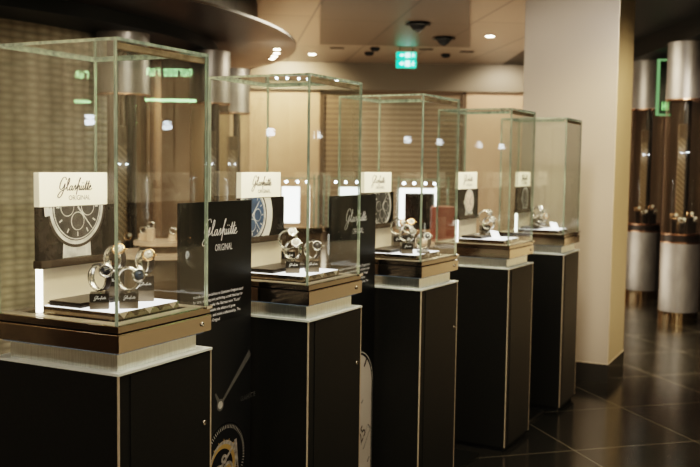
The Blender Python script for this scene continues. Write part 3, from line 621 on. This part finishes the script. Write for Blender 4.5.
column(-1.28, 10.1, 2.6, .185, 'farther display column behind the second showcase at left', (2.14, .83))
column(-2.95, 6.05, 2.6, .185, 'display column outside the left edge of the photo', (2.14, .83)) if 0 else None
column(3.46, 9.75, 2.9, .2, 'front round silver display column at the right edge with watches', (2.32, .95))
column(3.60, 11.45, 2.9, .2, 'rear round silver display column just right of the pillar', (2.32, .95))
# right pavilion
bulk = MB().box((3.33, 4.0, 2.90), (6.5, 13.9, 3.1), M['dark']).build('trim_2'); struct(bulk)
struct(MB().box((3.95, 6.5, 0), (4.05, 13.9, 2.89), M['slats_dark']).build('wall_inner_right'))
sg = thing('lit_green_sign', 'narrow green edged glass sign glowing between the two right columns', 'sign', (3.52, 10.6, 2.2))
MB().box((-.09, 0, 0), (.07, .02, .63), M['sign_glass']).build('sign_glass_plate', sg); MB().box((-.09, -.01, 0), (.07, .03, .02), M['sign_faint']).box((-.09, -.01, .61), (.07, .03, .63), M['sign_faint']).box((-.09, -.01, 0), (-.065, .03, .63), M['sign_faint']).build('green_edge', sg)
gg = MB()
for (a, b) in (((-.03, .06), (-.02, .15)), ((0, .06), (.01, .15)), ((-.03, .1), (.03, .11)), ((.03, .06), (.04, .15))): gg.box((a[0], -.012, a[1]), (b[0], -.004, b[1]), M['sign_dim'])
gg.build('glowing_marks', sg)

# hanging green light box off to the right, mirrored in the nearest showcase's right pane
def lightbox(loc, rot, label, cols, sc=1.):
    t = thing('hanging_light_sign', label, 'sign', loc, rot)
    MB().box((-.24 * sc, 0, -.17 * sc), (.24 * sc, .03, .17 * sc), M['sign_glass']).build('sign_glass_plate', t)
    MB().box((-.24 * sc, -.01, -.19 * sc), (.24 * sc, .035, -.165 * sc), cols).build('green_edge', t)
    g = MB(); x = -.2 * sc
    random.seed(3)
    for k in range(9):
        w = .03 * sc
        g.box((x, -.012, .05 * sc), (x + .009 * sc, -.004, .12 * sc), cols)
        if k % 3 != 1: g.box((x, -.012, .11 * sc), (x + w, -.004, .12 * sc), cols)
        if k % 2: g.box((x, -.012, .05 * sc), (x + w, -.004, .06 * sc), cols)
        if k % 4 != 2: g.box((x + w - .008 * sc, -.012, .05 * sc), (x + w, -.004, .12 * sc), cols)
        x += (.046 if k != 5 else .07) * sc
    g.build('glowing_marks', t); return t
def mirror(V, c, n):
    V = Vector(V); c = Vector(c); n = Vector(n).normalized(); return V - 2 * ((V - c).dot(n)) * n
r0 = CASES[0][2]
Pm = mirror((-1.72, 9.0, 2.37), (CASES[0][0], CASES[0][1], 0), (math.cos(r0), -math.sin(r0), 0))
lightbox(Pm, math.atan2(Pm.y - CASES[0][1], Pm.x - CASES[0][0]) - PI / 2, 'green glowing sign hanging far right of the showcases', M['sign_green'], 1.0)
def pendant(loc, label, m, n=2):
    t = thing('pendant_lamp', label, 'lamp', loc)
    MB().tube([(0, 0, .06), (0, 0, 3.1 - loc[2])], .004, M['dark']).build('cord', t)
    MB().lathe([(.02, .05), (.02, .07)], M['chrome'], 16).build('cap', t)
    g = MB()
    for k in range(3): g.lathe([(.0, .02), (.02, .015), (.024, .0), (.018, -.015), (.0, -.02)], m, 12, Matrix.Translation((.03 * (k - 1), 0, 0)))
    g.lathe([(.0, .05), (.03, .045), (.035, .03), (.0, .015)], m, 12)
    g.build('bulb_cluster', t); return t
def ncase(): return (math.sin(r0), math.cos(r0), 0)
L0 = mirror((-1.727, 6.16, 1.856), (CASES[0][0], CASES[0][1], 0), ncase())
pendant(L0, 'white glass pendant lamp hanging left of the camera', M['lamp_white'])

# ceiling fittings
def downlight(x, y, z, label, m=None, r=.034):
    t = thing('downlight', label, 'ceiling light', (x, y, z), 0, 'recessed ceiling spots')
    MB().lathe([(r, -.006), (r * 1.25, -.006), (r * 1.3, 0), (r, 0)], M['bronze'], 20, cap=False).build('trim_ring', t)
    MB().lathe([(0, -.004), (r, -.004), (r, -.002), (0, -.002)], m or M['spot'], 20).build('lamp_face', t); return t
for (x, y), lab in zip([(-.726, 9.086), (-.755, 9.40), (-.80, 9.68), (-.845, 9.9)], ['first of four glowing spots in the canopy rim, nearest one', 'second glowing spot in the canopy rim behind the nearest', 'third glowing spot of the canopy rim cluster', 'fourth and farthest glowing spot of the canopy rim cluster']): downlight(x, y, 2.7, lab)
downlight(-1.0, 6.2, 2.7, 'single glowing spot in the canopy at the top edge of the photo')
downlight(-2.062, 6.6, 2.7, 'unlit dark round spot in the canopy above the nearest showcase', M['slot'])
downlight(1.58, 10.896, 3.1, 'single glowing ceiling spot left of the pillar', None, .05)
downlight(-.55, 12.9, 3.1, 'glowing ceiling spot just right of the canopy tip', None, .05)
for (x, y, z), lab in zip([(.672, 9.78, 3.07), (1.048, 10.86, 3.07)], ['larger nearer black diamond shaped ceiling fitting', 'smaller farther black diamond shaped ceiling fitting']):
    t = thing('ceiling_speaker', lab, 'ceiling fitting', (x, y, z), 0, 'black fittings hung on the ceiling raft')
    MB().lathe([(.0, 0), (.09, 0), (.085, -.03), (.05, -.07), (.02, -.09), (0, -.1)], M['slot'], 16).build('fitting_body', t)
    MB().lathe([(.08, -.012), (.135, -.02), (.08, -.028)], M['dark'], 24).build('flange', t)
for (x, y, z), lab in zip([(.222, 12.6, 3.1), (.289, 12.1, 3.1), (1.254, 12.7, 3.1)], ['small black ceiling knob left of the exit sign, lower one', 'small black ceiling knob left of the exit sign, upper one', 'small black ceiling knob right of the exit sign']):
    tag(MB().lathe([(.06, 0), (.065, -.02), (.04, -.045), (0, -.05)], M['slot'], 16).build('smoke_detector', loc=(x, y, z)), lab, 'detector', 'small black ceiling knobs')
for (x, y), lab in zip([(-.05, 10.6), (.95, 12.2), (1.5, 12.4), (-.2, 12.2)], ['flat dark ceiling vent slot near the canopy tip', 'flat dark ceiling vent slot right above the exit sign', 'flat dark ceiling vent slot toward the pillar', 'flat dark ceiling vent slot above the shutter left end']):
    tag(MB().box((-.09, -.06, -.004), (.09, .06, 0), M['slot'], bevel=.001).build('vent_slot', loc=(x, y, 3.1)), lab, 'vent', 'dark vent slots')
ex = thing('exit_sign', 'double green and white emergency exit sign hanging from the ceiling', 'exit sign', (.68, 11.9, 2.83))
EW = .125
for k, (z0, z1) in enumerate(((.0, .10), (.115, .195))):
    b_ = MB().box((-EW, 0, z0), (EW, .04, z1), M['green']).build('sign_box', ex)
    g = MB(); zc = (z0 + z1) / 2; hh = z1 - z0
    g.box((-.015, -.004, z0 + hh * .15), (.045, -.001, z1 - hh * .12), M['exit_white'])
    g.add([(-.09, -.003, zc), (-.05, -.003, z0 + hh * .2), (-.05, -.003, z1 - hh * .2)], [(0, 1, 2)], M['exit_white'])
    g.box((-.06, -.004, zc - hh * .1), (-.025, -.001, zc + hh * .1), M['exit_white'])
    g.lathe([(.009, 0), (.009, .002)], M['exit_white'], 10, Matrix.Translation((.085, -.001, z1 - hh * .25)) @ Matrix.Rotation(PI / 2, 4, 'X'))
    for a, c in (((.085, z1 - hh * .35), (.08, zc - hh * .05)), ((.08, zc - hh * .05), (.06, z0 + hh * .15)), ((.08, zc - hh * .05), (.105, z0 + hh * .2)), ((.084, zc + hh * .1), (.11, zc + hh * .05)), ((.084, zc + hh * .1), (.065, zc))):
        g.poly(bar2(a, c, .01, .008), -.004, M['exit_white'])
    g.build('running_person_symbol', b_)
MB().tube([(-.08, .02, .195), (-.08, .02, .27)], .005, M['dark']).tube([(.08, .02, .195), (.08, .02, .27)], .005, M['dark']).build('hanger', ex)

# ------------------------------------------------------------------ far showcases behind the row
def far_case(x, y, label, w=.17, kind=0):
    t = thing('far_showcase', label, 'showcase', (x, y, 0), .15, 'lit showcases in the second row')
    MB().box((-.26, -.2, 0), (.26, .2, .95), M['brown']).build('pedestal', t)
    MB().box((-.28, -.22, .95), (.28, .22, 1.0), M['bronze']).build('housing', t)
    if kind == 0: MB().box((-w / 2, .05, 1.03), (w / 2, .07, 1.38), M['shade_box']).build('lit_board', t)
    elif kind == 1: MB().box((-.2, .05, 1.02), (-.13, .07, 1.38), M['shade_box']).box((-.13, .05, 1.335), (.18, .07, 1.38), M['shade_box']).box((-.13, .055, 1.0), (.18, .07, 1.335), M['picture']).build('lit_board', t)
    else: MB().box((-w / 2, .05, 1.27), (w / 2, .07, 1.38), M['shade_box']).box((-w / 2, .055, 1.0), (w / 2, .07, 1.27), M['picture']).build('lit_board', t)
    g = MB()
    for sx in (-.24, .24):
        for sy in (-.18, .18): g.box((sx - .008, sy - .008, 1.0), (sx + .008, sy + .008, 1.5), M['glass_edge'])
    g.build('corner_post', t)
    MB().box((.16, .0, 1.0), (.175, .015, 1.4), M['strip']).build('light_strip', t)
    g = MB()
    for sx in (-.15, -.05, .06, .15): g.lathe([(0, -.011), (.011, 0), (0, .011)], M['blue_spot'], 8, Matrix.Translation((sx, 0, 1.43)))
    g.build('spot_row', t)
    MB().box((-.24, -.18, 1.46), (.24, .18, 1.47), M['glass_edge']).build('lid', t); 
    return t
far_case(-.57, 9.0, 'lit far showcase with plain white board behind the second showcase', .17, 0)
far_case(.0, 9.2, 'lit far showcase half hidden behind the second text panel', .22, 2)
far_case(.66, 9.0, 'lit far showcase with white framed dark board behind the middle showcase', .3, 1)
far_case(-1.02, 9.8, 'lit far showcase behind the left part of the second showcase', .2, 2) if 0 else None
def round_table(x, y, z, r, label):
    t = thing('tiered_table', label, 'table', (x, y, 0), 0, 'round tiered display tables')
    MB().lathe([(r, z - .03), (r, z)], M['woodtop'], 40).build('table_top', t); MB().lathe([(r * .62, z + .05), (r * .62, z + .075)], M['woodtop'], 40).build('upper_tier', t)
    MB().lathe([(r * .5, z), (r * .5, z + .05)], M['brown'], 24).build('tier_drum', t); MB().lathe([(r * .8, 0), (r * .8, z - .03)], M['brown'], 32).build('table_drum', t)
    return t
round_table(-1.32, 6.6, .97, .34, 'round two-tier display table seen through the nearest showcase')
for k, (dx, dy, h) in enumerate(((-.08, -.05, .09), (.07, -.02, .05), (.14, .05, .07), (-.15, .02, .05))):
    t = thing('small_watch_stand', ['taller pale watch stand on the round tiered table, left of centre', 'low pale watch stand right of centre on the round tiered table', 'pale watch stand at the right of the round tiered table', 'low pale watch stand at the left of the round tiered table'][k], 'watch stand', (-1.32 + dx, 6.6 + dy, 1.045), 0, 'watch stands on the tiered table')
    MB().box((-.025, -.025, 0), (.025, .025, h), M['woodtop'], bevel=.002).build('stand_block', t); MB().torus(.022, .006, M['chrome'], Matrix.Translation((0, 0, h + .025)), n=16, k=6).build('watch_ring', t)
o = MB().box((-.1, -.08, 0), (.1, .08, .3), M['red'], bevel=.01).build('red_box'); o.location = (.80, 8.1, .95)
t_ = thing('side_counter', 'low brown counter behind the middle showcase carrying the red box', 'counter', (.80, 8.1, 0)); MB().box((-.3, -.25, 0), (.3, .25, .92), M['brown']).build('counter_body', t_); MB().box((-.32, -.27, .92), (.32, .27, .95), M['woodtop'], bevel=.004).build('counter_top', t_)
tag(o, 'dusty red box on the counter seen through the middle showcase', 'box')

# ------------------------------------------------------------------ lights
def area(name, loc, size, power, col=(1, .86, .66), target=None, sy=None, spread=None):
    l = bpy.data.lights.new(name, 'AREA'); l.energy = power; l.size = size; l.color = col
    if sy: l.shape = 'RECTANGLE'; l.size_y = sy
    if spread: l.spread = spread
    o = bpy.data.objects.new(name, l); C.objects.link(o); o.location = loc
    d = Vector(target or (loc[0], loc[1], 0)) - Vector(loc); o.rotation_euler = d.to_track_quat('-Z', 'Y').to_euler(); return o
def spot(name, loc, target, power, angle=60, col=(1, .85, .62), rad=.05):
    l = bpy.data.lights.new(name, 'SPOT'); l.energy = power; l.spot_size = math.radians(angle); l.spot_blend = .6; l.color = col; l.shadow_soft_size = rad
    o = bpy.data.objects.new(name, l); C.objects.link(o); o.location = loc
    o.rotation_euler = (Vector(target) - Vector(loc)).to_track_quat('-Z', 'Y').to_euler(); return o
for i in range(5):
    spot('case_light', wp(i, .06, .06, 1.885), wp(i, .22, .25, 1.25), 7, 80, (1, .88, .68), .015)
    spot('case_light', wp(i, .34, .1, 1.885), wp(i, .2, .3, 1.35), 6, 80, (1, .88, .68), .015)
area('ceiling_glow', (.3, 3.2, 3.05), 2.5, 60, (1, .84, .62))
area('ceiling_glow', (1.1, 9.3, 3.0), 1.8, 100, (1, .82, .58))
area('ceiling_glow', (-1.5, -1.5, 3.0), 2.5, 60, (1, .86, .68))
area('floor_bounce', (.6, 10.5, .3), 3.0, 55, (1, .82, .6), (1.0, 10.5, 3))
spot('wall_wash', (-1.0, 13.0, 3.05), (-.9, 14, 2.3), 90, 110, (1, .78, .5))
spot('wall_wash', (2.3, 13.0, 3.05), (2.2, 14, 2.0), 40, 110, (1, .82, .6))
spot('pillar_wash', (.9, 4.6, 3.0), (1.75, 7.1, 1.7), 120, 60, (1, .9, .78), .2)
spot('pillar_wash', (3.0, 5.4, 2.9), (2.3, 7.2, 1.5), 190, 60, (1, .78, .5), .2)
spot('hexwall_wash', (-2.4, 4.8, 3.0), (-2.6, 6.6, 1.4), 130, 90, (1, .88, .66), .1)
spot('hexwall_wash', (-2.2, 5.6, .4), (-2.9, 6.4, 1.0), 14, 90, (1, .8, .45), .1)
spot('column_wash', (3.0, 7.6, 2.7), (3.5, 9.8, 1.2), 35, 70, (1, .85, .65), .1)
spot('column_wash', (-.7, 5.6, 2.65), (-1.7, 7.9, 1.6), 15, 80, (1, .85, .65), .1)

spot('canopy_glow', (-.75, 9.3, 2.2), (-.75, 9.3, 2.7), 8, 130, (1, .8, .55), .05)
for x, y, tx, ty, p in ((-5.5, -1.5, -8.8, -2.5, 160), (-3.0, -3.0, -3.5, -5, 120), (-6, 2.0, -8.8, 1.0, 120), (6.5, 3.0, 8.8, 4.5, 160), (6.0, -1.0, 8.8, -1.5, 120), (1.0, -3.0, 1.5, -5, 80)):
    spot('room_wash', (x, y, 3.0), (tx, ty, 1.5), p * 2.2, 110, (1, .8, .55), .1)
spot('inner_wall_wash', (3.0, 6.0, 2.8), (3.95, 8.0, 1.2), 25, 100, (1, .78, .5), .1)
w = bpy.data.worlds.new('room_glow'); scene.world = w; w.use_nodes = True; nt = w.node_tree; bg = nt.nodes['Background']
bg.inputs[0].default_value = (.09, .065, .04, 1); bg.inputs[1].default_value = 1.0

# ------------------------------------------------------------------ camera
cam = bpy.data.cameras.new('camera'); co = bpy.data.objects.new('camera', cam); C.objects.link(co); scene.camera = co
pit, rol = .07342943, -.01363652
cp, sp, cr, sr = math.cos(pit), math.sin(pit), math.cos(rol), math.sin(rol)
R = Vector((cr, -sp * sr, -cp * sr)); U = Vector((sr, sp * cr, cp * cr)); F = Vector((0, cp, -sp))
m = Matrix((R, U, -F)).transposed().to_4x4(); m.translation = (0, 0, 1.6); co.matrix_world = m
cam.sensor_width = 36; cam.lens = 934.39 / 700 * 36; cam.clip_start = .05
cam.dof.use_dof = True; cam.dof.focus_distance = 3.0; cam.dof.aperture_fstop = 4.0
scene.cycles.transparent_max_bounces = 48; scene.cycles.max_bounces = 12; scene.cycles.glossy_bounces = 5
scene.view_settings.view_transform = 'Filmic'; scene.view_settings.look = 'High Contrast'; scene.view_settings.exposure = .8
scene.view_settings.use_white_balance = True; scene.view_settings.white_balance_temperature = 6000; scene.view_settings.white_balance_tint = 10
